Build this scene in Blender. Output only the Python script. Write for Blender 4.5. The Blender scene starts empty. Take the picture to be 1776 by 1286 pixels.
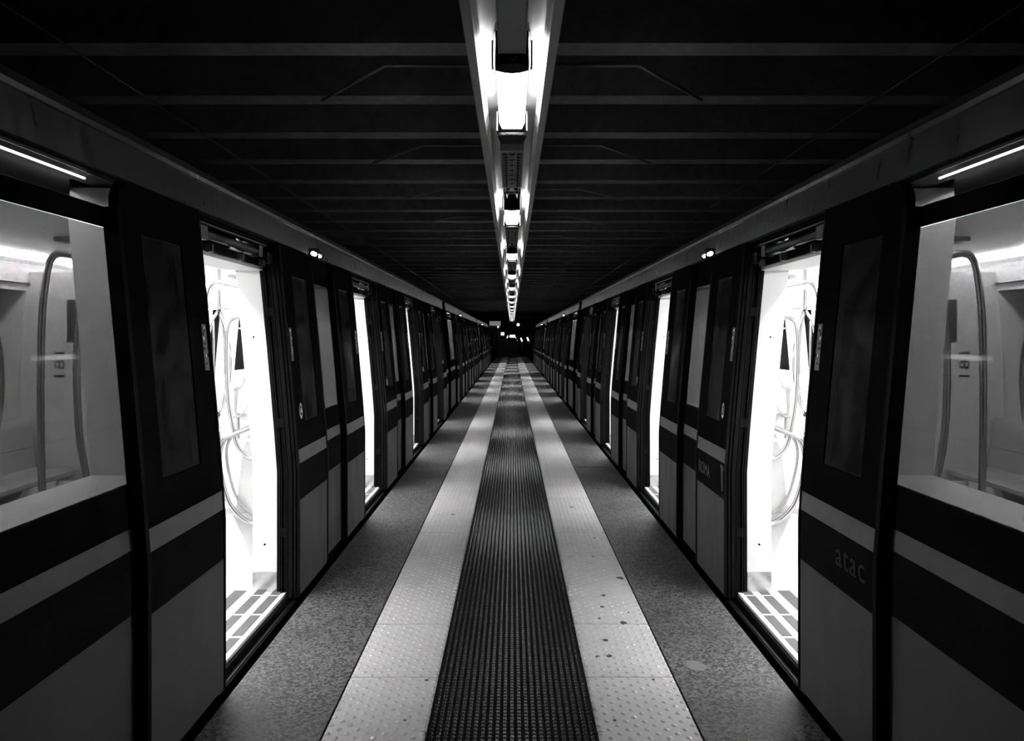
import bpy, bmesh, math, random
from mathutils import Vector
random.seed(7)
S = bpy.context.scene
COL = S.collection

# ------------------------------------------------------------ camera, world, exposure
cam_d = bpy.data.cameras.new('camera'); cam = bpy.data.objects.new('camera', cam_d); COL.objects.link(cam)
cam.location = (0, 0, 1.5); cam.rotation_euler = (math.radians(90), 0, 0)
cam_d.sensor_fit = 'HORIZONTAL'; cam_d.sensor_width = 36; cam_d.lens = 36*1310/1776
cam_d.shift_y = -(643-585)/1776; cam_d.clip_start = .05; cam_d.clip_end = 200
S.camera = cam
S.view_settings.view_transform = 'Standard'; S.view_settings.look = 'None'
S.view_settings.exposure = 0.0; S.view_settings.gamma = 1.0; S.view_settings.use_curve_mapping = False
w = bpy.data.worlds.new('world'); S.world = w; w.use_nodes = True
w.node_tree.nodes['Background'].inputs[0].default_value = (0, 0, 0, 1)
w.node_tree.nodes['Background'].inputs[1].default_value = 0
CAR_LAMP = 205.0      # emission of the lamps inside the cars
CEIL_LAMP = 9.0     # emission of the lamps over the platform
TINT = 0.205          # transmission colour of the car window glass

# ------------------------------------------------------------ materials
MATS = {}
def mat(name, v, rough=.5, metal=0.0, noise=0.0, nscale=20, bump=0.0, bscale=60, spec=.5, stretch=(1,1,1), rvar=0.0, coat=0.0):
    m = bpy.data.materials.new(name); m.use_nodes = True; nt = m.node_tree; b = nt.nodes['Principled BSDF']
    b.inputs['Base Color'].default_value = (v, v, v, 1); b.inputs['Roughness'].default_value = rough
    b.inputs['Metallic'].default_value = metal; b.inputs['Specular IOR Level'].default_value = spec
    if coat: b.inputs['Coat Weight'].default_value = coat; b.inputs['Coat Roughness'].default_value = .08
    tc = nt.nodes.new('ShaderNodeTexCoord'); mp = nt.nodes.new('ShaderNodeMapping'); mp.inputs['Scale'].default_value = stretch
    nt.links.new(tc.outputs['Object'], mp.inputs[0])
    if noise or rvar:
        n = nt.nodes.new('ShaderNodeTexNoise'); n.inputs['Scale'].default_value = nscale; n.inputs['Detail'].default_value = 6
        nt.links.new(mp.outputs[0], n.inputs['Vector'])
        if noise:
            r = nt.nodes.new('ShaderNodeMapRange'); r.inputs['From Min'].default_value = .3; r.inputs['From Max'].default_value = .7
            r.inputs['To Min'].default_value = max(0, v*(1-noise)); r.inputs['To Max'].default_value = min(1, v*(1+noise))
            nt.links.new(n.outputs['Fac'], r.inputs['Value']); nt.links.new(r.outputs[0], b.inputs['Base Color'])
        if rvar:
            r2 = nt.nodes.new('ShaderNodeMapRange'); r2.inputs['From Min'].default_value = .3; r2.inputs['From Max'].default_value = .7
            r2.inputs['To Min'].default_value = max(.02, rough-rvar); r2.inputs['To Max'].default_value = min(1, rough+rvar)
            nt.links.new(n.outputs['Fac'], r2.inputs['Value']); nt.links.new(r2.outputs[0], b.inputs['Roughness'])
    if bump:
        n2 = nt.nodes.new('ShaderNodeTexNoise'); n2.inputs['Scale'].default_value = bscale; n2.inputs['Detail'].default_value = 4
        nt.links.new(mp.outputs[0], n2.inputs['Vector'])
        bp = nt.nodes.new('ShaderNodeBump'); bp.inputs['Strength'].default_value = bump; bp.inputs['Distance'].default_value = .01
        nt.links.new(n2.outputs['Fac'], bp.inputs['Height']); nt.links.new(bp.outputs[0], b.inputs['Normal'])
    MATS[name] = m; return m
def emit(name, v, e):
    m = bpy.data.materials.new(name); m.use_nodes = True; b = m.node_tree.nodes['Principled BSDF']
    b.inputs['Base Color'].default_value = (v, v, v, 1); b.inputs['Emission Color'].default_value = (1, 1, 1, 1)
    b.inputs['Emission Strength'].default_value = e; MATS[name] = m; return m
def glass(name, t, rough=.05, haze=(.003, .022)):
    m = bpy.data.materials.new(name); m.use_nodes = True; nt = m.node_tree; nt.nodes.clear()
    o = nt.nodes.new('ShaderNodeOutputMaterial'); tr = nt.nodes.new('ShaderNodeBsdfTransparent'); tr.inputs[0].default_value = (t, t, t, 1)
    g = nt.nodes.new('ShaderNodeBsdfGlossy'); g.inputs['Roughness'].default_value = rough; g.inputs[0].default_value = (.9, .9, .9, 1)
    d = nt.nodes.new('ShaderNodeBsdfDiffuse'); d.inputs[0].default_value = (.25, .25, .25, 1)
    n = nt.nodes.new('ShaderNodeTexNoise'); n.inputs['Scale'].default_value = 9; n.inputs['Detail'].default_value = 8
    tc = nt.nodes.new('ShaderNodeTexCoord'); nt.links.new(tc.outputs['Object'], n.inputs['Vector'])
    r = nt.nodes.new('ShaderNodeMapRange'); r.inputs['From Min'].default_value = .35; r.inputs['From Max'].default_value = .75
    r.inputs['To Min'].default_value, r.inputs['To Max'].default_value = haze; nt.links.new(n.outputs['Fac'], r.inputs['Value'])
    m1 = nt.nodes.new('ShaderNodeMixShader'); nt.links.new(r.outputs[0], m1.inputs[0]); nt.links.new(tr.outputs[0], m1.inputs[1]); nt.links.new(d.outputs[0], m1.inputs[2])
    lw = nt.nodes.new('ShaderNodeFresnel'); lw.inputs[0].default_value = 1.06
    m2 = nt.nodes.new('ShaderNodeMixShader'); ge = nt.nodes.new('ShaderNodeNewGeometry'); mm = nt.nodes.new('ShaderNodeMath'); mm.operation = 'SUBTRACT'; mm.inputs[0].default_value = 1
    nt.links.new(ge.outputs['Backfacing'], mm.inputs[1]); mk = nt.nodes.new('ShaderNodeMath'); mk.operation = 'MULTIPLY'
    nt.links.new(mm.outputs[0], mk.inputs[0]); nt.links.new(lw.outputs[0], mk.inputs[1]); mg = nt.nodes.new('ShaderNodeMath'); mg.operation = 'MULTIPLY'; mg.inputs[1].default_value = .25; nt.links.new(mk.outputs[0], mg.inputs[0]); nt.links.new(mg.outputs[0], m2.inputs[0]); nt.links.new(m1.outputs[0], m2.inputs[1]); nt.links.new(g.outputs[0], m2.inputs[2])
    nt.links.new(m2.outputs[0], o.inputs[0]); MATS[name] = m; return m

mat('body_pale', .042, .5, spec=.08, noise=.10, nscale=5, rvar=.1, stretch=(1, 1, .35), bump=.04, bscale=25)
mat('body_dark', .006, .6, spec=.0, noise=.25, nscale=9)
mat('body_stripe', .08, .5, spec=.08, noise=.10, nscale=9)
mat('body_black', .004, .5, noise=.3, nscale=6, rvar=.08, spec=.0)
mat('rubber_black', .003, .6, spec=.02, noise=.3, nscale=30)
mat('skirt', .003, .8, spec=.0, noise=.4, nscale=12)
mat('cant_paint', .026, .34, spec=.4, noise=.15, nscale=7, bscale=18, rvar=.08, stretch=(1, 2.5, .6))
mat('roof_paint', .04, .6, noise=.2, nscale=6)
mat('car_white', .66, .45)
mat('car_floor', .50, .55, noise=.12, nscale=25)
mat('car_ceiling', .82, .5)
mat('seat_grey', .38, .45, noise=.1, nscale=8)
mat('steel', .62, .22, metal=1.0, noise=.12, nscale=6, rvar=.12)
mat('sill_metal', .78, .38, metal=.4, noise=.08, nscale=30)
mat('pad_grey', .045, .8, noise=.15, nscale=90)
mat('mech', .012, .4, metal=.4, noise=.4, nscale=30)
mat('chrome', .42, .14, metal=1.0)
mat('channel_inner', .55, .3, noise=.1, nscale=8)
mat('channel', .08, .36, metal=.2, noise=.12, nscale=5, rvar=.10, stretch=(1, .3, 1))
mat('channel_dark', .05, .5, noise=.3, nscale=10)
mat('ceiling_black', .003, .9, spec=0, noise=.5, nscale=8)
mat('rib_concrete', .075, .85, spec=.1, noise=.25, nscale=14, bump=.1, bscale=60)
mat('wall_dark', .03, .9, noise=.4, nscale=3)
mat('kiosk_grey', .20, .6, noise=.1, nscale=3)
mat('print_grey', .06, .5); mat('print_text', .034, .6, spec=.0); mat('print_faint', .010, .5)
mat('print_dark', .03, .5)
mat('gum', .012, .6, noise=.3, nscale=60)
mat('scuff', .085, .7, noise=.2, nscale=40)
emit('car_lamp', .9, CAR_LAMP); emit('ceil_lamp', .9, CEIL_LAMP); emit('far_lamp', .9, 4); emit('far_lamp_dim', .8, .9)
emit('indicator', .9, 14); emit('reflection_glow', .9, 36); emit('sign_lit', .7, .16)  # the second glow is no lamp, it imitates a reflection in the car glass
glass('tinted_glass', TINT); glass('leaf_glass', .13, haze=(.03, .13))

def stone(name, lo, hi, scale, rough, bump, dark=.0, spec=.5):
    """speckled granite / worn tile: fine voronoi grains, larger stains"""
    m = bpy.data.materials.new(name); m.use_nodes = True; nt = m.node_tree; b = nt.nodes['Principled BSDF']; L = nt.links.new
    g = nt.nodes.new('ShaderNodeNewGeometry')
    v = nt.nodes.new('ShaderNodeTexVoronoi'); v.inputs['Scale'].default_value = scale; L(g.outputs['Position'], v.inputs['Vector'])
    n = nt.nodes.new('ShaderNodeTexNoise'); n.inputs['Scale'].default_value = 1.6; n.inputs['Detail'].default_value = 8; n.inputs['Roughness'].default_value = .6
    L(g.outputs['Position'], n.inputs['Vector'])
    r = nt.nodes.new('ShaderNodeMapRange'); r.inputs['To Min'].default_value = lo; r.inputs['To Max'].default_value = hi
    sp = nt.nodes.new('ShaderNodeSeparateColor'); L(v.outputs['Color'], sp.inputs[0]); L(sp.outputs[0], r.inputs['Value'])
    r2 = nt.nodes.new('ShaderNodeMapRange'); r2.inputs['From Min'].default_value = .3; r2.inputs['From Max'].default_value = .7
    r2.inputs['To Min'].default_value = 1-dark; r2.inputs['To Max'].default_value = 1+dark*.6; L(n.outputs['Fac'], r2.inputs['Value'])
    mu = nt.nodes.new('ShaderNodeMath'); mu.operation = 'MULTIPLY'; L(r.outputs[0], mu.inputs[0]); L(r2.outputs[0], mu.inputs[1])
    L(mu.outputs[0], b.inputs['Base Color']); b.inputs['Roughness'].default_value = rough; b.inputs['Specular IOR Level'].default_value = spec
    bp = nt.nodes.new('ShaderNodeBump'); bp.inputs['Strength'].default_value = bump; bp.inputs['Distance'].default_value = .004
    L(sp.outputs[1], bp.inputs['Height']); L(bp.outputs[0], b.inputs['Normal'])
    MATS[name] = m; return m
stone('granite', .0005, .105, 95, .6, 1.0, .4, .2)
stone('tile_pale', .34, .42, 300, .6, .08, .14, .3)
stone('mat_rubber', .0015, .003, 200, .5, .1, .3, .03)
stone('mat_bump', .006, .012, 200, .27, .02, .25, 1.0)
stone('tile_stud', .42, .50, 300, .22, .05, .1)

# ------------------------------------------------------------ mesh helper
def lean(z):
    return 0.0 if z <= .72 else .117*((z-.72)/1.33)**1.12
ZL = [.72, .95, 1.2, 1.45, 1.7]
class MB:
    def __init__(s): s.v = []; s.f = []; s.m = []; s.sm = []; s.mats = []
    def mi(s, m):
        if m not in s.mats: s.mats.append(m)
        return s.mats.index(m)
    def face(s, idx, m, smooth=False): s.f.append(idx); s.m.append(s.mi(m)); s.sm.append(smooth)
    def hexa(s, P, m):
        o = len(s.v); s.v += P
        for q in ((0,3,2,1),(4,5,6,7),(0,1,5,4),(1,2,6,5),(2,3,7,6),(3,0,4,7)): s.face([o+i for i in q], m)
    def box(s, x0, x1, y0, y1, z0, z1, m):
        s.hexa([(x0,y0,z0),(x1,y0,z0),(x1,y1,z0),(x0,y1,z0),(x0,y0,z1),(x1,y0,z1),(x1,y1,z1),(x0,y1,z1)], m)
    def wbox(s, x0, x1, y0, y1, z0, z1, m, ya=None, yb=None, far=False):
        """box that follows the tumblehome of the car side; cut at the lean levels"""
        zs = [z0]+[z for z in ZL if z0 < z < z1]+[z1]
        F = (lambda x, z: 2*XC-(x+lean(z))) if far else (lambda x, z: x+lean(z))
        for a, b in zip(zs[:-1], zs[1:]):
            s.hexa([(F(x0,a),y0,a),(F(x1,a),y0,a),(F(x1,a),y1,a),(F(x0,a),y1,a),(F(x0,b),y0,b),(F(x1,b),y0,b),(F(x1,b),y1,b),(F(x0,b),y1,b)], m)
    def tube(s, pts, r, m, n=8, caps=True):
        pts = [Vector(p) for p in pts]; o = len(s.v); rings = len(pts); up = None
        for i, p in enumerate(pts):
            t = (pts[min(i+1, rings-1)]-pts[max(i-1, 0)]).normalized()
            if up is None: up = Vector((0,0,1)) if abs(t.z) < .9 else Vector((0,1,0))
            a = t.cross(up).normalized(); b = a.cross(t).normalized(); up = b
            for k in range(n):
                an = 2*math.pi*k/n; s.v.append(tuple(p+a*math.cos(an)*r+b*math.sin(an)*r))
        for i in range(rings-1):
            for k in range(n):
                s.face([o+i*n+k, o+i*n+(k+1)%n, o+(i+1)*n+(k+1)%n, o+(i+1)*n+k], m, True)
        if caps:
            s.face([o+k for k in range(n)][::-1], m); s.face([o+(rings-1)*n+k for k in range(n)], m)
    def extrude_y(s, prof, y0, y1, m, closed=False, caps=False):
        """profile of (x, z) points swept along y"""
        o = len(s.v); n = len(prof)
        s.v += [(x, y0, z) for x, z in prof]+[(x, y1, z) for x, z in prof]
        for i in range(n if closed else n-1):
            j = (i+1) % n; s.face([o+i, o+j, o+n+j, o+n+i], m)
        if caps: s.face([o+i for i in range(n)], m); s.face([o+n+i for i in range(n)][::-1], m)
    def prism(s, poly, ax0, ax1, m, plane='xy'):
        """polygon in xy extruded in z (plane xy) or polygon in xz extruded along y, or yz along x"""
        n = len(poly); o = len(s.v)
        def P(p, h): return {'xy': (p[0], p[1], h), 'xz': (p[0], h, p[1]), 'yz': (h, p[0], p[1])}[plane]
        s.v += [P(p, ax0) for p in poly]+[P(p, ax1) for p in poly]
        for i in range(n):
            j = (i+1) % n; s.face([o+i, o+j, o+n+j, o+n+i], m)
        s.face([o+i for i in range(n)][::-1], m); s.face([o+n+i for i in range(n)], m)
    def mesh(s, name, sx=1):
        me = bpy.data.meshes.new(name)
        v = [(p[0]*sx, p[1], p[2]) for p in s.v]
        me.from_pydata(v, [], s.f)
        for m in s.mats: me.materials.append(MATS[m])
        me.polygons.foreach_set('material_index', s.m); me.polygons.foreach_set('use_smooth', s.sm)
        me.update()
        bm = bmesh.new(); bm.from_mesh(me); bmesh.ops.recalc_face_normals(bm, faces=bm.faces); bm.to_mesh(me); bm.free()
        return me
def link(name, data, parent=None, loc=(0,0,0), rot=(0,0,0)):
    o = bpy.data.objects.new(name, data); o.location = loc; o.rotation_euler = rot; o.parent = parent; COL.objects.link(o); return o
def build(mb, name, parent=None, loc=(0,0,0), sx=1): return link(name, mb.mesh(name, sx), parent, loc)
def tag(o, label=None, cat=None, group=None, kind=None):
    if label: o['label'] = label
    if cat: o['category'] = cat
    if group: o['group'] = group
    if kind: o['kind'] = kind
    return o
def smooth_path(pts, k=4):
    P = [Vector(p) for p in pts]; out = []
    for i in range(len(P)-1):
        p0 = P[max(i-1,0)]; p1 = P[i]; p2 = P[i+1]; p3 = P[min(i+2,len(P)-1)]
        for j in range(k):
            t = j/k
            out.append(.5*((2*p1)+(-p0+p2)*t+(2*p0-5*p1+4*p2-p3)*t*t+(-p0+3*p1-3*p2+p3)*t**3))
    out.append(P[-1]); return out

# ------------------------------------------------------------ setting: platform, pit, walls, ceiling
XE = 1.184; PEND = 58.0; TILE = .6157; J0 = 3.332
floor = MB()
floor.box(-XE+.01, XE-.01, -3, PEND, -1.1, -.055, 'skirt')
floor = tag(build(floor, 'floor'), 'island platform of dark speckled granite between the two trains', kind='structure')
# granite edging slabs, one row on each side, joints recessed
for s in (-1, 1):
    ys = [-3, 8.70, 11.56]
    while ys[-1] < PEND-3: ys.append(ys[-1]+4.3)
    ys[-1] = PEND
    for a, b in zip(ys[:-1], ys[1:]):
        mb = MB(); g = .004 if abs(a-11.56) > .01 else .012
        c = .006
        x0, x1 = .719, XE
        mb.box(x0, x1, a+g, b-.004, -.06, -.002, 'granite')
        build(mb, 'floor_slab', floor, sx=s)
# bedding under the tiles
mb = MB(); mb.box(-.716, .716, -3, PEND, -.06, -.012, 'skirt'); build(mb, 'bedding', floor)
# tactile tile with its studs, one shared mesh for each side
def tile_mesh(s):
    mb = MB(); g = .0035
    mb.box(.320, .709, g, TILE-g, -.013, -.001, 'tile_pale')
    rs = TILE/20
    for r in range(20):
        y = rs*(r+.5)
        for c in range(6):
            x = .335+.0727*(c+(.5 if r % 2 else 0))+.0
            if x > .70 or x < .325: continue
            o = len(mb.v); n = 6
            for rr, zz in ((.0128, -.001), (.0090, .0024)):
                for k in range(n):
                    an = 2*math.pi*k/n; mb.v.append((x+rr*math.cos(an), y+rr*math.sin(an), zz))
            mb.v.append((x, y, .0042))
            for k in range(n):
                k2 = (k+1) % n
                mb.face([o+k, o+k2, o+n+k2, o+n+k], 'tile_stud', True); mb.face([o+n+k, o+n+k2, o+2*n], 'tile_stud', True)
    return mb.mesh('tile', s)
ntile = int((PEND-J0)/TILE)
for s in (-1, 1):
    me = tile_mesh(s)
    for k in range(-3, ntile):
        o = link('tile', me, floor, (0, J0+k*TILE, random.uniform(-.0006, .0006)))
# rubber runner between the tactile strips
mat_root = tag(link('rubber_mat', None, None, (0, 0, 0)), 'black ribbed rubber walkway mat down the middle of the platform', 'mat')
def mat_mesh():
    mb = MB(); n = 23; pc = .636/n; rows = 23; pr = TILE/rows
    mb.box(-.316, .316, 0, TILE, -.012, .003, 'mat_rubber')
    for s in (-1, 1): mb.box(s*.3165-.006, s*.3165+.006, 0, TILE, -.010, .008, 'mat_rubber')
    for i in range(n):
        x = -.318+pc*(i+.5)
        if i in (0, n-1): pass
        for j in range(rows):
            y = pr*(j+.5); o = len(mb.v)
            a, b = pc*.34, pr*.40; a2, b2 = pc*.24, pr*.26
            mb.v += [(x-a,y,.003),(x-a*.5,y-b,.003),(x+a*.5,y-b,.003),(x+a,y,.003),(x+a*.5,y+b,.003),(x-a*.5,y+b,.003),
                     (x-a2,y,.0085),(x-a2*.5,y-b2,.0085),(x+a2*.5,y-b2,.0085),(x+a2,y,.0085),(x+a2*.5,y+b2,.0085),(x-a2*.5,y+b2,.0085)]
            for k in range(6): mb.face([o+k, o+(k+1)%6, o+6+(k+1)%6, o+6+k], 'mat_bump')
            mb.face([o+6+k for k in range(6)], 'mat_bump')
        # thin web joining the knobs of one rib
        mb.box(x-pc*.12, x+pc*.12, 0, TILE, .003, .005, 'mat_rubber')
    return mb.mesh('mat_section')
me = mat_mesh()
for k in range(-3, ntile-2): link('mat_section', me, mat_root, (0, J0+k*TILE+.2, 0))
# gum spots and a scuffed patch on the right-hand side of the floor
def blob(mb, x, y, rx, ry, z, m, seed):
    rnd = random.Random(seed); poly = [(x+rx*math.cos(a)*rnd.uniform(.7,1.15), y+ry*math.sin(a)*rnd.uniform(.7,1.15)) for a in [2*math.pi*k/11 for k in range(11)]]
    mb.prism(poly, z-.002, z, m)
def onfloor(px, py): d = 1965/(py-585); return ((px-888)*d/1310, d)
spots = [(1076,1003,24),(1047,1033,16),(1044.5,1053,14),(1040,1073,12),(1081.7,1081,24),(1050,1111,17),(1037,1139.5,15),(1056,1138,20),(1133,1179,12),(1066,1250,11),(1041,1272,20),(1028,966,9),(1033,934,13),(991,880,13),(1090,1063,7),(1127,1085,6)]
for i, (px, py, wd) in enumerate(spots):
    x, y = onfloor(px, py); r = wd*.25*y/1310*1.15
    mb = MB(); blob(mb, x, y, r, r*1.0, .0012, 'gum', i); build(mb, 'gum_spot', floor)
for i, (px, py, wd) in enumerate([(740,1180,14),(735,1272,20),(702,1250,12),(644,1010,8),(786,893,13)]):
    x, y = onfloor(px, py); r = wd*.25*y/1310
    mb = MB(); blob(mb, x, y, r, r, .0012, 'gum', 50+i); build(mb, 'gum_spot', floor)
x, y = onfloor(1208, 1155); mb = MB(); blob(mb, x, y, .05, .06, .0002, 'scuff', 99); build(mb, 'scuff_mark', floor)

def struct(name, args, m, label):
    mb = MB()
    for a in args: mb.box(*a, m)
    return tag(build(mb, name), label, kind='structure')
struct('floor_trackbed', [(-6.4, -XE, -4, 70, -1.3, -1.1), (XE, 6.4, -4, 70, -1.3, -1.1)], 'skirt', 'dark track bed beside the platform')
struct('wall_left', [(-6.4, -6.2, -4, 70, -1.3, 3.9)], 'wall_dark', 'dark tunnel wall behind the left train')
struct('wall_right', [(6.2, 6.4, -4, 70, -1.3, 3.9)], 'wall_dark', 'dark tunnel wall behind the right train')
struct('wall_end', [(-6.4, 6.4, 69.8, 70, -1.3, 3.9)], 'wall_dark', 'dark wall at the far end of the station')
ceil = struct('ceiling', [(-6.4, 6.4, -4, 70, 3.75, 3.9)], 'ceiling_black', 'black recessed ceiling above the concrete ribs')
RH = 1.55; RS = .000428*1310*RH; R0 = .002004*1310*RH
mb = MB(); mb.prism([(-.089,0),(.089,0),(.115,.72),(-.115,.72)], -6.2, 6.2, 'rib_concrete', 'yz'); rib = mb.mesh('ceiling_rib')
y = R0-RS*3
while y < 69.5:
    link('ceiling_rib', rib, ceil, (0, y, 1.5+RH)); y += RS

# ------------------------------------------------------------ lighting channel and what hangs in it
chan = tag(link('lighting_channel', None), 'long grey metal trough hung over the mat, holding the lamps', 'light channel')
y0, y1 = 1.0, 56.0
mb = MB()
mb.extrude_y([(-.126,2.735),(.126,2.735),(.126,2.745),(-.126,2.745)], y0, y1, 'channel_inner', True, True); build(mb, 'top_plate', chan)
for s in (-1, 1):
    mb = MB(); mb.extrude_y([(.169,2.60),(.175,2.605),(.175,2.86),(.169,2.86)], y0, y1, 'channel', True, True)
    mb.extrude_y([(.169,2.60),(.138,2.597),(.138,2.602),(.169,2.605)], y0, y1, 'channel', True, True)
    build(mb, 'outer_flange', chan, sx=s)
    mb = MB(); mb.extrude_y([(.138,2.597),(.142,2.60),(.130,2.74),(.126,2.735),(.130,2.66),(.122,2.652),(.130,2.645)], y0, y1, 'channel_inner', True, True)
    build(mb, 'inner_wall', chan, sx=s)
mb = MB(); mb.box(-.046, .046, y0, 2.895, 2.588, 2.70, 'channel'); mb.box(-.053, -.046, y0, 2.895, 2.585, 2.72, 'channel_dark'); mb.box(.046, .053, y0, 2.895, 2.585, 2.72, 'channel_dark')
build(mb, 'cable_cover', chan)
# hangers up to the ribs
for k in range(13):
    yh = 3.66+k*4.2
    mb = MB()
    for s in (-1, 1): mb.box(s*.15-.008, s*.15+.008, yh-.015, yh+.015, 2.85, 3.06, 'channel_dark')
    build(mb, 'hanger', chan)
# lamp: housing, lens, clips
def lamp_parts():
    h = MB()
    h.prism([(-.072,2.698),(.072,2.698),(.066,2.734),(-.066,2.734)], .0, .93, 'channel_inner', 'xz')
    e = MB()   # dark bowed end cap with a round gland
    e.prism([(-.066,0),(-.045,-.02),(0,-.03),(.045,-.02),(.066,0),(.066,.05),(.03,.075),(0,.082),(-.03,.075),(-.066,.05)], 2.562, 2.70, 'rubber_black', 'xy')
    e.tube([(0,-.06,2.588),(0,-.0,2.588)], .018, 'rubber_black', 10)
    l = MB(); pr = []
    for k in range(9):
        a = math.pi*k/8; pr.append((-.070*math.cos(a), 2.698-.128 if 1 < k < 7 else (2.60 if 0 < k < 8 else 2.698)))
    l.extrude_y(pr, .06, .92, 'ceil_lamp', True, True)
    c = MB(); c.box(-.004, .004, -.01, .03, 2.56, 2.66, 'chrome')
    g = MB(); g.tube([(-.072,0,2.552),(.072,0,2.552)], .004, 'chrome', 6)
    return h.mesh('housing'), e.mesh('end_cap'), l.mesh('lens'), c.mesh('clip'), g.mesh('guard_wire')
H, E, Lm, Cm, Gm = lamp_parts()
ordn = ['nearest', 'second', 'third', 'fourth', 'fifth', 'sixth', 'seventh', 'eighth', 'ninth', 'tenth', 'eleventh', 'twelfth', 'thirteenth', 'fourteenth', 'fifteenth', 'sixteenth']
PL = 3.3
for k in range(15):
    r = tag(link('platform_lamp', None, None, (0, 2.96+k*PL, 0)),
            ('%s glowing lamp from the camera in the overhead trough' % ordn[k]) if k else 'largest, nearest glowing lamp in the overhead trough', 'lamp', 'lamps in the overhead trough')
    link('housing', H, r); link('end_cap', E, r); link('lens', Lm, r)
    for yy in (.0, .925):
        for q in (-.076, .076): link('clip', Cm, r, (q, yy, 0))
    for yy in (.935, .955): link('guard_wire', Gm, r, (0, yy, 0))
# control gear boxes between the lamps
def gear():
    a = MB(); a.prism([(-.072,4.02-3.89),(.072,4.02-3.89),(.076,.2),(.06,.33),(-.06,.33),(-.076,.2)], 2.58, 2.72, 'rubber_black', 'xy')
    b = MB(); b.box(-.070, .070, .56, 1.68, 2.60, 2.72, 'channel_dark')
    g = MB()
    for xx in (-.050, -.012, .012, .050): g.box(xx-.004, xx+.004, .62, 1.62, 2.592, 2.601, 'mech')
    for j in range(14):
        yy = .64+j*.072; g.box(-.058, -.030, yy, yy+.022, 2.590, 2.600, 'mech'); g.box(.030, .058, yy, yy+.022, 2.590, 2.600, 'mech')
        if j % 2 == 0: g.box(-.02, .02, yy, yy+.02, 2.592, 2.600, 'mech')
    c = MB()
    for s in (-1, 1):
        c.tube([(s*.03, 1.78, 2.62), (s*.03, 2.18, 2.62)], .013, 'chrome', 8); c.box(s*.06-.005, s*.06+.005, 1.8, 2.2, 2.58, 2.62, 'chrome')
    c.box(-.05, .05, 1.80, 1.83, 2.585, 2.60, 'chrome')
    return a.mesh('socket_block'), b.mesh('gear_tray'), g.mesh('grille'), c.mesh('tube_clip')
G = gear()
for k in range(14):
    r = tag(link('control_gear', None, None, (0, 3.89+k*PL, 0)), 'dark slotted gear box in the trough just beyond the %s lamp' % ordn[k], 'gear box', 'gear boxes between the lamps')
    for nm, me in zip(('socket_block', 'gear_tray', 'grille', 'tube_clip'), G): link(nm, me, r)
# conduits branching off to both sides, hung from every second rib
mbc = {}
for s in (-1, 1):
    mb = MB(); mb.tube([(.18,0,3.0),(.70,0,3.0),(1.20,.62,3.0)], .011, 'channel_dark', 8); mb.box(.655,.663,-.004,.004,3.0,3.045,'channel_dark'); mb.box(.635,.683,-.01,.01,3.012,3.02,'channel_dark')
    mbc[s] = mb.mesh('conduit', s)
k = 0; yy = .002119*1310*1.5
sn = {-1: 'left', 1: 'right'}
while yy < 40:
    for s in (-1, 1):
        tag(link('conduit', mbc[s], None, (0, yy, 0)), 'thin dark conduit bending off to the %s below the ceiling, %s from the camera' % (sn[s], ordn[k] if k else 'first'), 'conduit', 'conduits branching from the trough')
    yy += RS*2; k += 1
    if k > 15: break
for s in (-1, 1):
    mb = MB(); mb.tube([(2.32,.5,3.02),(2.32,30,3.02)], .006, 'mech', 6)
    tag(build(mb, 'overhead_wire', sx=s), 'thin overhead wire running above the %s train' % sn[s], 'wire')

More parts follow.
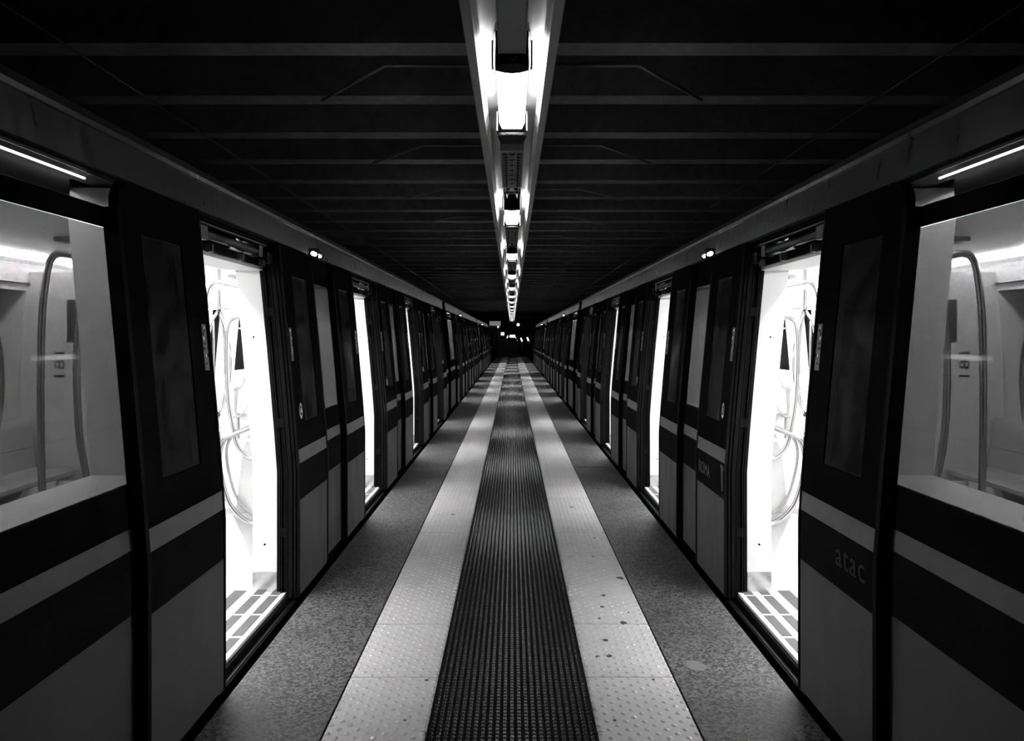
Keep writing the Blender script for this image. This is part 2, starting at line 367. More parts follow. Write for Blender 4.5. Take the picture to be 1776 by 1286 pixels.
# ------------------------------------------------------------ the trains
XC = 2.74; PITCH = 3.07; HALF = .58; GAP = .558; LW = .67
D0 = 3.79; CARP = 14.5
def poly_leaf(w, r=.10):
    """heights and trailing-edge limits of a leaf whose upper trailing corner is rounded"""
    zt = 2.045; rows = [0.005, .555, .766, .845, .99, 1.2, 1.45, 1.7, 1.87, zt-r]
    for a in (20, 40, 60, 75, 90): rows.append(zt-r+r*math.sin(math.radians(a)))
    def ym(z):
        if z <= zt-r: return w
        return w-r+math.sqrt(max(0, r*r-(z-zt+r)**2))
    return rows, ym
def leaf_meshes(s, d):
    """d=-1: leaf that slides towards the camera (y grows away from its leading edge towards the camera)"""
    rows, ym = poly_leaf(LW); mb = MB(); X0, X1 = 1.228, 1.262
    def cm(z): return 'body_pale' if z < .55 else 'body_dark' if z < .76 else 'body_stripe' if z < .84 else 'body_black'
    for a, b in zip(rows[:-1], rows[1:]):
        cols = [.012, .20, .53]
        for i in range(3):
            if i == 1 and a >= .98 and b <= 1.88: continue
            c0 = cols[i]; ca = cols[i+1] if i < 2 else ym(a); cb = cols[i+1] if i < 2 else ym(b)
            A = lean(a); B = lean(b)
            mb.hexa([(X0+A,d*c0,a),(X1+A,d*c0,a),(X1+A,d*ca,a),(X0+A,d*ca,a),(X0+B,d*c0,b),(X1+B,d*c0,b),(X1+B,d*cb,b),(X0+B,d*cb,b)], cm((a+b)/2 if b > .9 else a+.001))
    leaf = mb.mesh('door_leaf', s)
    mb = MB(); mb.wbox(1.2335, 1.2395, *sorted((d*.201, d*.529)), .991, 1.869, 'leaf_glass'); pane = mb.mesh('leaf_window', s)
    mb = MB()
    for x0, x1, a, b in ((1.224, 1.236, -.002, .014), (1.242, 1.256, -.006, .012), (1.262, 1.285, -.010, .02)):
        mb.wbox(x0, x1, *sorted((d*a, d*b)), .0, 2.045, 'rubber_black')
    edge = mb.mesh('edge_seal', s)
    mb = MB(); mb.wbox(1.224, 1.275, *sorted((d*(LW-.004), d*(LW+.022))), .0, 1.94, 'rubber_black'); trail = mb.mesh('trailing_seal', s)
    # narrow notice strip beside the leading edge
    mb = MB(); rnd = random.Random(3)
    z = 1.36
    mb.wbox(1.2265, 1.2285, *sorted((d*.038, d*.082)), 1.36, 1.555, 'print_grey')
    while z < 1.545:
        h = rnd.uniform(.006, .018)
        for q in range(3):
            if rnd.random() < .62:
                a = .041+q*.013; mb.wbox(1.2257, 1.2266, *sorted((d*a, d*(a+rnd.uniform(.006, .013)))), z, z+h*.8, rnd.choice(['print_faint', 'car_white', 'rubber_black', 'print_grey']))
        z += h
    notice = mb.mesh('notice_strip', s)
    # oval press button with a ring
    mb = MB(); n = 16; o = len(mb.v); zc = 1.065; yc = .115
    for rr, xx in ((1.0, 1.228), (1.0, 1.220), (.62, 1.220), (.62, 1.225)):
        for k in range(n):
            a = 2*math.pi*k/n; z = zc+rr*.048*math.sin(a); mb.v.append((xx+lean(z), d*(yc+rr*.028*math.cos(a)), z))
    for t in range(3):
        for k in range(n): mb.face([o+t*n+k, o+t*n+(k+1)%n, o+(t+1)*n+(k+1)%n, o+(t+1)*n+k], 'steel')
    mb.face([o+3*n+k for k in range(n)], 'rubber_black')
    mb.wbox(1.219, 1.224, *sorted((d*(yc-.006), d*(yc+.012))), zc-.012, zc+.014, 'steel')
    btn = mb.mesh('door_button', s)
    return dict(leaf=leaf, pane=pane, edge=edge, trail=trail, notice=notice, btn=btn)

def text_mesh(body, size, name, m, wd=None):
    cu = bpy.data.curves.new(name, 'FONT'); cu.body = body; cu.size = size; cu.extrude = .0008; cu.offset = 0.0; cu.space_character = 1.12
    to = bpy.data.objects.new(name, cu); COL.objects.link(to); bpy.context.view_layer.update()
    me = bpy.data.meshes.new_from_object(to.evaluated_get(bpy.context.evaluated_depsgraph_get()))
    bpy.data.objects.remove(to); me.name = name; me.materials.clear(); me.materials.append(MATS[m])
    xs = [v.co.x for v in me.vertices]; a, b = min(xs), max(xs)
    for v in me.vertices: v.co.x = (v.co.x-a)*((wd/(b-a)) if wd else 1)
    return me

RAIL0 = [(1.60,1.80),(1.69,1.812),(1.79,1.832),(1.832,1.806),(1.852,1.727),(1.868,1.55),(1.872,1.2),(1.865,.85),(1.84,.45),(1.80,.02)]
D1 = [(1.60,1.625),(1.689,1.612),(1.72,1.552),(1.729,1.378),(1.72,1.133),(1.692,.958),(1.661,.836),(1.60,.772),(1.53,.755)]
D2 = [(1.53,.975),(1.615,.941),(1.734,.888),(1.769,.818),(1.777,.748),(1.762,.643),(1.72,.50),(1.657,.416),(1.59,.372),(1.53,.36)]
def shared(s):
    M = {}
    for d in (-1, 1): M['leaf', d] = leaf_meshes(s, d)
    # step and threshold, local y = 0 at the opening centre
    mb = MB(); mb.box(1.245, 1.303, -HALF, HALF, -.16, -.025, 'rubber_black'); mb.box(1.258, 1.264, -HALF, HALF, -.025, -.021, 'mech'); mb.box(1.285, 1.303, -HALF, HALF, -.025, .008, 'rubber_black'); M['step'] = mb.mesh('door_step', s)
    mb = MB(); mb.box(1.303, 1.54, -HALF-.02, HALF+.02, -.02, .025, 'sill_metal'); M['sill'] = mb.mesh('sill_plate', s)
    mb = MB(); y = HALF; 
    mb.box(1.331, 1.383, 0, .27, .025, .0275, 'pad_grey'); M['pad1'] = mb.mesh('grip_pad', s)
    mb = MB(); mb.box(1.427, 1.481, 0, .27, .025, .0275, 'pad_grey'); M['pad2'] = mb.mesh('grip_pad', s)
    mb = MB(); mb.box(1.54, 1.612, -HALF-.02, HALF+.02, -.02, .0265, 'pad_grey'); M['edge_strip'] = mb.mesh('floor_strip', s)
    # kick plates on the jambs, rubber jamb profiles
    for d in (-1, 1):
        mb = MB(); mb.box(1.362, 1.500, *sorted((d*HALF, d*(HALF-.004))), .027, .141, 'steel'); M['kick', d] = mb.mesh('kick_plate', s)
        mb = MB()
        for x0, x1, p in ((1.272, 1.286, .014), (1.292, 1.300, .022), (1.306, 1.318, .010), (1.324, 1.330, .022), (1.338, 1.358, .008)):
            mb.wbox(x0, x1, *sorted((d*HALF, d*(HALF-p))), -.02, 1.89, 'rubber_black')
        for zz in (.35, .98, 1.62):
            mb.wbox(1.300, 1.335, *sorted((d*(HALF-.008), d*(HALF-.020))), zz, zz+.05, 'rubber_black')
        M['jamb', d] = mb.mesh('jamb_seal', s)
        mb = MB()
        for zz in (.30, 1.50): mb.tube([(1.43+lean(zz), d*(HALF+.004), zz), (1.43+lean(zz), d*(HALF-.004), zz)], .006, 'rubber_black', 8)
        M['bolt', d] = mb.mesh('jamb_bolt', s)
        for nm, P in (('a', RAIL0), ('b', D1), ('c', D2)):
            mb = MB(); mb.tube(smooth_path([(x, 0, z) for x, z in P], 5), .014 if nm != 'c' else .016, 'chrome', 10)
            if nm == 'c': mb.tube(smooth_path([(x-.035, .03, z+.03) for x, z in P[2:]], 5), .010, 'chrome', 8)
            M['rail', nm] = mb.mesh('handrail', s)
            mb = MB(); mb.tube(smooth_path([(2*XC-x, 0, z) for x, z in P], 5), .014, 'chrome', 8); M['frail', nm] = mb.mesh('handrail', s)
    # header mechanism over the opening
    mb = MB(); mb.wbox(1.325, 1.40, -HALF, HALF, 1.905, 2.04, 'rubber_black'); mb.wbox(1.27, 1.325, -HALF, HALF, 2.028, 2.045, 'rubber_black'); mb.wbox(1.275, 1.30, -HALF, HALF, 2.012, 2.02, 'mech')
    M['header'] = mb.mesh('header_box', s)
    mb = MB(); xx = 1.29+.105
    mb.tube([(xx,-.56,1.965),(xx,.46,1.965)], .017, 'rubber_black', 12); mb.tube([(xx-.004,-.45,1.967),(xx-.004,.30,1.967)], .020, 'mech', 12)
    mb.tube([(xx-.008,-.02,1.992),(xx-.008,.28,1.992)], .008, 'chrome', 8); mb.tube([(xx-.01,-.1,1.94),(xx-.01,.46,1.94)], .007, 'chrome', 8)
    mb.box(xx-.03, xx+.03, -.57, -.40, 1.935, 1.995, 'mech'); mb.box(xx-.025, xx+.03, .30, .36, 1.94, 2.0, 'mech'); mb.box(xx-.02, xx+.03,   .46, .56, 1.92, 1.98, 'mech')
    for q in (-.3, .1, .42): mb.box(xx-.01, xx+.02, q, q+.02, 1.895, 1.93, 'mech')
    M['gear'] = mb.mesh('door_gear', s)
    mb = MB(); mb.box(1.44, 1.66, -HALF, HALF, 1.885, 1.905, 'car_ceiling'); M['head'] = mb.mesh('header_panel', s)
    # seats
    for f in (False, True):
        mb = MB(); F = (lambda x: 2*XC-x) if f else (lambda x: x)
        P = [(1.55,.42),(1.98,.40),(2.02,.42),(2.03,.45),(1.98,.465),(1.72,.445),(1.69,.47),(1.655,.80),(1.63,.86),(1.60,.86),(1.58,.80)]
        P = [(F(x), z) for x, z in P]; mb.prism(P, 0, .455, 'seat_grey', 'xz'); mb.prism([(F(1.53),.0),(F(1.62),.0),(F(1.80),.41),(F(1.53),.41)], .18, .28, 'car_white', 'xz')
        M['seat', f] = mb.mesh('seat', s)
    # stanchion with three bowed branches
    mb = MB(); X = 2.66
    mb.tube([(X,0,0),(X,0,.78)], .017, 'chrome', 10); mb.tube([(X,0,1.75),(X,0,2.14)], .017, 'chrome', 10)
    for k in range(3):
        a = math.radians(90+120*k); pts = []
        for j in range(13):
            t = j/12; r = .15*math.sin(math.pi*t)**.8; pts.append((X+r*math.cos(a), r*math.sin(a), .78+.97*t))
        mb.tube(pts, .014, 'chrome', 8)
    M['stanchion'] = mb.mesh('stanchion', s)
    mb = MB(); mb.tube([(1.345,-.03,2.066),(1.345,.03,2.066)], .014, 'indicator', 8); mb.tube([(1.345,.10,2.066),(1.345,.16,2.066)], .012, 'indicator', 8)
    M['ilens'] = mb.mesh('indicator_lens', s)
    mb = MB(); mb.box(1.335, 1.395, .045, .085, 2.045, 2.11, 'rubber_black'); mb.box(1.35, 1.395, -.05, .18, 2.05, 2.058, 'mech'); M['ihold'] = mb.mesh('indicator_holder', s)
    return M

def wall_rows(): return [-.36, .0, .57, .785, .857, 1.0, 1.2, 1.45, 1.7, 1.87, 2.04]
def side_wall(mb, ya, yb, win, far, glassmb, transom=False):
    rows = wall_rows(); cols = [ya]+(list(win) if win else [])+[yb]
    def cm(z): return 'skirt' if z < -.01 else 'body_pale' if z < .56 else 'body_dark' if z < .78 else 'body_stripe' if z < .85 else 'body_black'
    for i in range(len(cols)-1):
        for a, b in zip(rows[:-1], rows[1:]):
            if win and i == 1 and a >= .99 and b <= 1.871: continue
            if transom and win and i == 1 and a >= 1.869: 
                mb.wbox(1.27, 1.277, cols[i], cols[i+1], a, 1.94, cm(a), far=far); continue
            mb.wbox(1.27, 1.29, cols[i], cols[i+1], a, b, cm(a+.001), far=far)
            c0 = cols[i]+(.014 if i == 0 else 0); c1 = cols[i+1]-(.014 if i == len(cols)-2 else 0)
            if a >= 0:
                mb.wbox(1.29, 1.500, c0, c1, a, b, 'car_white', far=far)
                for e0, e1 in ((cols[0], cols[0]+.014), (cols[-1]-.014, cols[-1])):
                    if (i == 0 and e0 == cols[0]) or (i == len(cols)-2 and e1 == cols[-1]):
                        mb.wbox(1.29, 1.36, e0, e1, a, b, 'rubber_black', far=far); mb.wbox(1.36, 1.500, e0, e1, a, b, 'car_white', far=far)
    if win:
        glassmb.wbox(1.274, 1.280, win[0]+.002, win[1]-.002, 1.002, 1.868, 'tinted_glass', far=far)

def car(s, idx, MM):
    yS = D0-2.54+idx*CARP; yE = yS+CARP-.60
    doors = [D0+idx*CARP+PITCH*k for k in range(4)]
    side = sn[s]; pos = ['nearest', 'middle', 'farthest'][idx]
    extra = ['its big lit window closest to the camera', 'between the two black bellows gaps', 'reaching the end of the platform'][idx]
    root = tag(link('train_car', None, None, (0, 0, 0)), '%s car of the %s train, %s' % (pos, side, extra), 'train car', 'metro cars standing with doors open')
    root.location = (s*XC, yS, -1.0)
    off = Vector((-s*XC, -yS, 1.0))
    def part(mb, name, parent=root, lab=None):
        o = build(mb, name, parent, off if parent is root else (0,0,0), s)
        if lab: o['label'] = lab
        return o
    def inst(me, name, y, parent=root, rel=False):
        return link(name, me, parent, (off[0], off[1]+y, off[2]) if parent is root else ((0, y, 0)))
    # near and far walls, one part for each stretch between doors
    stretches = [(yS, doors[0]-HALF, (yS+.22, doors[0]-1.06))]
    for k in range(3): a = doors[k]+HALF; b = doors[k+1]-HALF; c = (a+b)/2; stretches.append((a, b, (c-.215, c+.36)))
    stretches.append((doors[3]+HALF, yE, None))
    for k, (a, b, win) in enumerate(stretches):
        for far in (False, True):
            mb = MB(); gm = MB()
            w2 = win
            if far and win and k > 0: w2 = (a+.25, b-.25)
            side_wall(mb, a, b, w2, far, gm, transom=(k == 0 and not far))
            p = part(mb, 'body_panel' if not far else 'far_side_panel')
            if w2: build(gm, 'window_glass', p, sx=s)
            if k == 0 and not far and win:
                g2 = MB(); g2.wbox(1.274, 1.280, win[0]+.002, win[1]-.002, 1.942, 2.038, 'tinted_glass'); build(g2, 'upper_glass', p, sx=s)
    # glowing strip added behind the upper glass, imitating a platform lamp's reflection
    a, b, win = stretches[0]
    mb = MB(); mb.tube([(1.415, win[0]+.02, 2.026), (1.415, 2.50+idx*CARP, 2.026)], .0045, 'reflection_glow', 8); part(mb, 'reflection_strip')
    mb = MB(); mb.box(1.44, 1.45, win[0], 2.46+idx*CARP, 1.955, 2.04, 'print_grey'); part(mb, 'glow_backing')  # board added to catch the strip's light as the glow below the reflection
    # door lower skirt and above-door parts
    for k, yc in enumerate(doors):
        st = inst(MM['step'], 'door_step', yc); 
        sl = inst(MM['sill'], 'sill_plate', yc)
        inst(MM['edge_strip'], 'floor_strip', yc)
        yy = yc+HALF-.155
        q = yy-.03
        for nm in ('pad1', 'pad2'):
            z = yc+HALF-.155-(.0 if nm == 'pad1' else .0)
            mbp = MM[nm]
            for t in range(3): 
                y_ = z-.30*t-.27*(0) - (0)
                link('grip_pad', mbp, sl, (0, .235-.30*t, 0))
            short = MB(); x0, x1 = (1.331, 1.383) if nm == 'pad1' else (1.427, 1.481)
            short.box(x0, x1, .528, HALF-.002, .025, .0275, 'pad_grey'); link('grip_pad', short.mesh('grip_pad', s), sl)
        inst(MM['header'], 'header_box', yc); inst(MM['gear'], 'door_gear', yc); inst(MM['head'], 'header_panel', yc)
        for d in (-1, 1):
            inst(MM['kick', d], 'kick_plate', yc); inst(MM['jamb', d], 'jamb_seal', yc); inst(MM['bolt', d], 'jamb_bolt', yc)
            R = MM['leaf', d]; lf = inst(R['leaf'], 'door_leaf', yc+d*GAP)
            link('leaf_window', R['pane'], lf); link('edge_seal', R['edge'], lf); link('trailing_seal', R['trail'], lf); link('notice_strip', R['notice'], lf)
            if d == 1: link('door_button', R['btn'], lf)
            if s == 1 and k == 0 and idx == 0 and d == -1:
                t = link('lettering', text_mesh('atac', .132, 'lettering', 'print_text', .235), lf, (1.2268, -.37, .64), (math.radians(90), 0, math.radians(-90))); t['label'] = 'pale lettering reading atac on the dark band'
            if s == 1 and k == 0 and idx == 0 and d == 1:
                t = link('lettering', text_mesh('ROMA', .105, 'lettering', 'print_faint', .26), lf, (1.2268, .60, .625), (math.radians(90), 0, math.radians(-90))); t['label'] = 'worn faint lettering reading ROMA on the dark band'
                mb = MB(); mb.prism([(.045,.60),(.075,.60),(.085,.72),(.10,.735),(.10,.75),(.035,.75),(.035,.73),(.05,.715)], 1.2262, 1.228, 'print_faint', 'yz'); build(mb, 'worn_emblem', lf)
        for d in (-1, 1):
            yr = yc+d*.79
            for nm in 'abc':
                inst(MM['rail', nm], 'handrail', yr); inst(MM['frail', nm], 'handrail', yr)
        inst(MM['stanchion'], 'stanchion', yc)
        # closed doors on the far side
        for d in (-1, 1):
            mb = MB(); gm = MB(); e = [yc+d*.004, yc+d*.20, yc+d*.53, yc+d*HALF]
            for i in range(3):
                for a, b in zip(wall_rows()[1:-1], wall_rows()[2:]):
                    if i == 1 and a >= .99 and b <= 1.871: continue
                    mb.wbox(1.33, 1.37, *sorted((e[i], e[i+1])), a, b, 'car_white', far=True)
            gm.wbox(1.34, 1.346, *sorted((e[1], e[2])), 1.0, 1.87, 'tinted_glass', far=True)
            p = part(mb, 'far_door_leaf'); build(gm, 'leaf_window', p, sx=s)
        mb = MB(); mb.wbox(1.27, 1.500, yc-HALF, yc+HALF, 1.90, 2.04, 'car_white', far=True); part(mb, 'far_header')
    # underframe skirt in the door openings
    mb = MB(); mb.box(1.262, 1.30, yS, yE, -.60, -.16, 'skirt'); mb.box(2*XC-1.30, 2*XC-1.262, yS, yE, -.60, -.16, 'skirt'); mb.box(1.50, 2*XC-1.5, yS+.2, yE-.2, -.85, -.12, 'skirt'); part(mb, 'underframe')
    # wheelsets
    for yw in (yS+1.6, yS+3.4, yE-3.4, yE-1.6):
        mb = MB()
        for xw in (XC-.72, XC+.72): mb.tube([(xw-.06, yw, -.615), (xw+.06, yw, -.615)], .38, 'mech', 20)
        mb.tube([(XC-.7, yw, -.615), (XC+.7, yw, -.615)], .07, 'mech', 8); part(mb, 'wheelset')
    # floor, ceiling, interior lamps, rails
    mb = MB(); mb.box(1.54, 2*XC-1.40, yS+.05, yE-.05, -.10, .025, 'car_floor'); part(mb, 'car_floor')
    for seg in stretches:
        mb = MB(); mb.box(1.40, 1.54, seg[0], seg[1], -.10, .024, 'car_floor'); part(mb, 'floor_edge')
    mb = MB(); cp = [(1.60,2.03),(1.62,2.08),(1.68,2.125),(2.1,2.16),(2.74,2.17),(3.38,2.16),(3.80,2.125),(3.86,2.08),(3.88,2.03)]
    cp2 = [(x, z+.02) for x, z in cp][::-1]
    mb.extrude_y(cp+cp2, yS+.05, yE-.05, 'car_ceiling', True, True); part(mb, 'car_ceiling')
    for X in (1.80, 2*XC-1.80):
        n = 5; Ls = (yE-yS-.6)/n
        for q in range(n):
            a = yS+.3+q*Ls; mb = MB(); mb.prism([(X-.022,2.135),(X-.022,2.105),(X-.012,2.09),(X+.012,2.09),(X+.022,2.105),(X+.022,2.135)], a+.03, a+Ls-.03, 'car_lamp', 'xz'); part(mb, 'ceiling_lamp')
    mb = MB(); mb.tube([(3.86,yS+.3,1.93),(3.86,yE-.3,1.93)], .010, 'chrome', 8); part(mb, 'wall_rail')
    for yv in (doors[0]+1.5, doors[1]+1.5, doors[2]+1.5):
        mb = MB(); mb.box(2.45, 3.03, yv-.3, yv+.3, 2.135, 2.165, 'print_grey')
        for t in range(6): mb.box(2.5, 2.98, yv-.25+t*.09, yv-.22+t*.09, 2.128, 2.136, 'mech')
        part(mb, 'ceiling_vent')
    for f in (False, True):
        for (a, b, w_) in stretches[1:4]:
            c = (a+b)/2
            for t in range(3):
                if t*.46-.69 > -.8 : inst(MM['seat', f], 'seat', c-.69+t*.46)
        inst(MM['seat', f], 'seat', stretches[0][0]+.25); inst(MM['seat', f], 'seat', stretches[0][0]+.71)
        inst(MM['seat', f], 'seat', stretches[4][0]+.25)
    # far-side solid screen beside the second door, with the fleet number
    mb = MB(); yp = doors[1]-.80
    mb.box(3.40, 3.93, yp-.015, yp+.015, .35, 2.02, 'car_white'); mb.box(3.45, 3.56, yp-.018, yp-.015, 1.46, 1.80, 'print_grey')
    scr = part(mb, 'screen_panel')
    if idx == 0 and s == 1:
        t = link('lettering', text_mesh('181', .12, 'lettering', 'print_dark', .20), scr, (3.66, yp-.017, 1.18), (math.radians(90), math.radians(-90), 0)); t['label'] = 'dark number reading 181 turned on its side'
    if idx == 0 and s == -1:
        t = link('lettering', text_mesh('181', .12, 'lettering', 'print_dark', .20), scr, (-3.58, yp-.017, 1.18), (math.radians(90), math.radians(-90), 0)); t['label'] = 'dark number reading 181 turned on its side'
    # end walls
    prof_out = [(1.27+lean(z), z) for z in (-.1, .72, .95, 1.2, 1.45, 1.7, 2.04)]
    full = prof_out+[(1.42,2.22),(1.7,2.42),(2.2,2.52),(XC,2.54)]
    full = full+[(2*XC-x, z) for x, z in full[::-1]][1:]
    for y_, nm in ((yS, 'end_wall'), (yE, 'end_wall')):
        d = 1 if y_ == yS else -1
        mb = MB()
        # left, right and top of the gangway opening
        mb.prism([(x, z) for x, z in full if x <= XC-.4][:99]+[(XC-.45,2.0),(XC-.45,-.1)], y_, y_+d*.05, 'body_black', 'xz')
        mb.prism([(XC+.45,-.1),(XC+.45,2.0)]+[(x, z) for x, z in full if x >= XC+.4], y_, y_+d*.05, 'body_black', 'xz')
        mb.prism([(XC-.45,2.0),(XC+.45,2.0),(XC+.45,2.52),(XC-.45,2.52)], y_, y_+d*.05, 'body_black', 'xz')
        part(mb, nm)
        mb = MB(); mb.prism([(1.42,0),(XC-.45,0),(XC-.45,2.12),(1.56,2.03)], y_+d*.052, y_+d*.07, 'car_white', 'xz'); mb.prism([(XC+.45,0),(2*XC-1.42,0),(2*XC-1.56,2.03),(XC+.45,2.12)], y_+d*.052, y_+d*.07, 'car_white', 'xz'); part(mb, 'end_lining')
        mb = MB(); mb.box(XC-.45, XC+.45, y_+d*.01 if d > 0 else y_-.045, y_+.045 if d > 0 else y_-.01, -.1, 2.0, 'car_white'); part(mb, 'end_door')
    # cant panel with its gutter lip, roof
    def cantprof(o=0): return [(1.382,2.046),(1.372,2.052),(1.376,2.058),(1.388,2.066),(1.408,2.20),(1.400,2.204),(1.398,2.222),(1.42,2.236)]
    mb = MB(); mb.extrude_y(cantprof()+[(1.52,2.26),(1.52,2.046)], yS, yE, 'cant_paint', True, True); part(mb, 'cant_panel')
    mb = MB(); rp = [(1.42,2.236),(1.55,2.33),(1.8,2.44),(2.2,2.52),(XC,2.54)]; rp = rp+[(2*XC-x, z) for x, z in rp[::-1]][1:]
    mb.extrude_y(rp, yS, yE, 'roof_paint'); mb.extrude_y([(2*XC-1.385,2.04),(2*XC-1.42,2.236)], yS, yE, 'roof_paint'); part(mb, 'roof')
    mb = MB(); mb.extrude_y([(1.366,2.040),(1.40,2.040),(1.40,2.050),(1.366,2.050)], yS, yE, 'rubber_black', True, True); part(mb, 'gutter_seal')
    # indicator lamp pair below the cant panel
    yi = doors[0]+1.34
    h = inst(MM['ihold'], 'indicator_holder', yi); link('indicator_lens', MM['ilens'], h)
    if idx == 2:     # cab end: windscreen pillar, curved mirror arm, handrail, door
        yE2 = yE+.02
        mb = MB()
        mb.prism([(1.30,-.3),(2*XC-1.30,-.3),(2*XC-1.30,.9),(2*XC-1.4,2.2),(1.4,2.2),(1.30,.9)], yE, yE+.5, 'body_black', 'xz'); part(mb, 'cab_nose')
        mb = MB(); mb.tube(smooth_path([(1.30,yE+.1,1.95),(1.12,yE+.25,1.9),(1.06,yE+.3,1.7),(1.06,yE+.3,1.4)], 4), .02, 'mech', 8); mb.box(1.03,1.09,yE+.28,yE+.32,1.1,1.5,'mech'); part(mb, 'mirror_arm')
        for zz in (.9, 1.45):
            mb = MB(); mb.tube([(1.245, yE-.25, zz), (1.245, yE-.17, zz)], .03, 'steel', 10); part(mb, 'cab_handle')
    return root
for s in (-1, 1):
    MM = shared(s)
    for idx in range(3): car(s, idx, MM)
    # bellows between the cars
    for idx in (0, 1):
        ya = D0-2.54+idx*CARP+CARP-.60; yb = ya+.60
        mb = MB()
        for q in range(6):
            a = ya+.02+q*.095; g = .0 if q % 2 else .04
            mb.box(XC-.62+g, XC-.46, a, a+.085, -.05, 2.1, 'rubber_black'); mb.box(XC+.46, XC+.62-g, a, a+.085, -.05, 2.1, 'rubber_black'); mb.box(XC-.46, XC+.46, a, a+.085, 2.0, 2.12-g, 'rubber_black')
        mb.box(XC-.46, XC+.46, ya+.01, yb-.01, -.12, -.05, 'skirt')
        tag(build(mb, 'gangway_bellows', sx=s), 'black folded bellows joining the %s cars of the %s train' % (['nearest and middle', 'middle and farthest'][idx], sn[s]), 'bellows')
# rails
for s in (-1, 1):
    for q, nm in ((-.72, 'inner'), (.72, 'outer')):
        mb = MB(); x = XC+q; mb.extrude_y([(x-.06,-1.1),(x+.06,-1.1),(x+.02,-1.08),(x+.02,-1.0),(x-.02,-1.0),(x-.02,-1.08)], -3, 69, 'mech', True, True)
        if False: pass
        tag(build(mb, 'rail', sx=s), '%s running rail under the %s train' % (nm, sn[s]), 'rail')

# ------------------------------------------------------------ station end
def thing(mb, name, label, cat, group=None): return tag(build(mb, name), label, cat, group)
k = tag(link('kiosk', None, None, (-.28, 57.4, 0)), 'low dark grey equipment cabinet at the end of the platform', 'cabinet')
mb = MB(); mb.box(-.66, .66, -.35, .35, 0, 1.36, 'kiosk_grey'); build(mb, 'body', k)
mb = MB(); mb.box(-.70, .70, -.39, .39, 1.36, 1.41, 'kiosk_grey'); build(mb, 'top', k)
for q in (-1, 1): mb = MB(); mb.box(q*.33-.30, q*.33+.30, -.365, -.35, .08, 1.30, 'kiosk_grey'); build(mb, 'door', k)
mb = MB(); mb.box(-1.85, -.95, 58.6, 58.8, -.05, 2.35, 'kiosk_grey'); mb.box(-1.75, -1.05, 58.55, 58.6, .1, 2.2, 'print_faint'); thing(mb, 'wall_panel', 'tall grey panel standing left behind the equipment cabinet', 'panel')
f = tag(link('pole', None, None, (-1.04, 56.6, 0)), 'thin grey pole with a small lit head left of the cabinet', 'pole')
mb = MB(); mb.tube([(0,0,0),(0,0,2.27)], .03, 'kiosk_grey', 10); build(mb, 'post', f)
mb = MB(); mb.tube([(0,0,2.2),(0,0,2.33)], .07, 'far_lamp_dim', 12); build(mb, 'lamp_head', f)
f = tag(link('hanging_sign', None, None, (-1.28, 57, 2.53)), 'dimly lit hanging sign box at upper left of the platform end', 'sign')
mb = MB(); mb.box(-.42, .42, -.03, .03, -.17, .17, 'sign_lit'); build(mb, 'face', f)
mb = MB(); mb.box(-.44, .44, -.02, .05, .17, .20, 'mech'); mb.box(-.3, -.28, 0, .02, .2, .6, 'mech'); mb.box(.28, .30, 0, .02, .2, .6, 'mech'); build(mb, 'bracket', f)
mb = MB(); mb.box(-.84, -.58, 56.9, 56.95, 1.62, 1.87, 'far_lamp_dim'); mb.box(-.86, -.56, 56.95, 57.0, 1.60, 1.89, 'mech'); mb.box(-.72,-.70,56.97,56.99,1.38,1.62,'mech'); thing(mb, 'lit_notice', 'small square bright notice above the cabinet', 'sign')
mb = MB(); mb.box(-.17, .23, 57.0, 57.05, 1.47, 1.66, 'far_lamp'); mb.box(-.19, .25, 57.05, 57.1, 1.41, 1.68, 'mech'); thing(mb, 'lit_display', 'wide bright rectangular display on top of the cabinet', 'display')
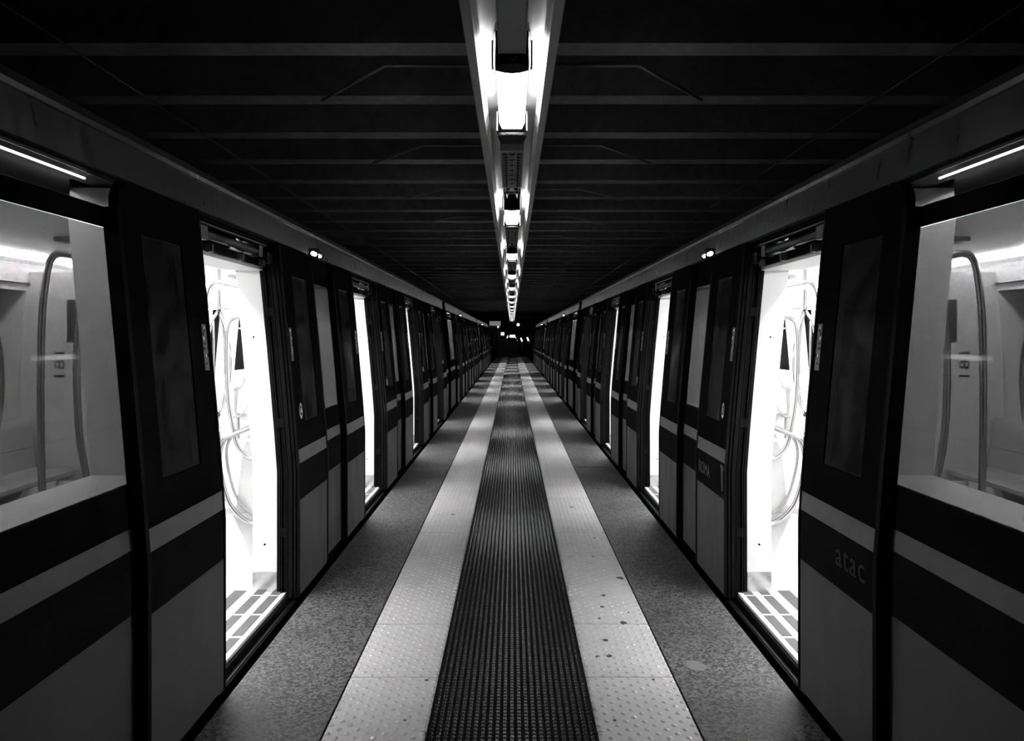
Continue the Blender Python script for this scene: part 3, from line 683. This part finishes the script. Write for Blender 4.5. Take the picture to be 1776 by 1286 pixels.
def bulb(x, y, z, r, m, label, stem=True):
    mb = MB(); n = 10; o = len(mb.v)
    for i in range(1, 6):
        for j in range(n):
            t = math.pi*i/6; a = 2*math.pi*j/n; mb.v.append((x+r*math.sin(t)*math.cos(a), y+r*math.sin(t)*math.sin(a), z+r*math.cos(t)))
    mb.v += [(x,y,z+r),(x,y,z-r)]
    for i in range(4):
        for j in range(n): mb.face([o+i*n+j, o+i*n+(j+1)%n, o+(i+1)*n+(j+1)%n, o+(i+1)*n+j], m, True)
    for j in range(n): mb.face([o+j, o+(j+1)%n, o+5*n], m, True); mb.face([o+4*n+(j+1)%n, o+4*n+j, o+5*n+1], m, True)
    if stem: mb.box(x-.012, x+.012, y-.012, y+.012, z+r*.9, 3.05, 'mech')
    return thing(mb, 'globe_lamp', label, 'lamp')
bulb(.47, R0+RS*62, 2.45, .11, 'far_lamp', 'round bright globe lamp hanging right of the trough end')
# spot lamps on short stands beyond the platform end
for (px, py, lab, m, dx) in ((856,588,'lamp spot beside the end of the left train','far_lamp_dim',.10),(879,586,'small angled lamp spot left of the bright display','far_lamp_dim',.08),
                      (896.5,589,'slanting lamp spot just right of the bright display','far_lamp_dim',-.12),(905.5,590,'bright lamp spot right of the cabinet','far_lamp',-.1),(916.5,589,'bright lamp spot nearest the end of the right train','far_lamp',-.1)):
    d = 60; x = (px-888)*d/1310; z = 1.5-(py-585)*d/1310
    f = tag(link('spot_lamp', None, None, (x, d, 0)), lab, 'lamp')
    mb = MB(); mb.tube([(0,0,z-.11),(dx,0,z+.16)], .05, m, 10); build(mb, 'head', f)
    mb = MB(); mb.tube([(0,.05,-1.1),(0,.05,z-.1)], .03, 'mech', 8); build(mb, 'stand', f)
for s in (-1, 1):
    mb = MB(); mb.box(.75 if s > 0 else .9, 2.6, 59.0, 59.06, .38, .44, 'print_grey')
    for q in (1.0, 1.7, 2.5): mb.box(q, q+.05, 59.0, 59.06, -1.1, .38, 'print_grey')
    tag(build(mb, 'barrier_rail', sx=s), 'grey barrier rail across the tracks at the %s of the cabinet' % sn[s], 'barrier')
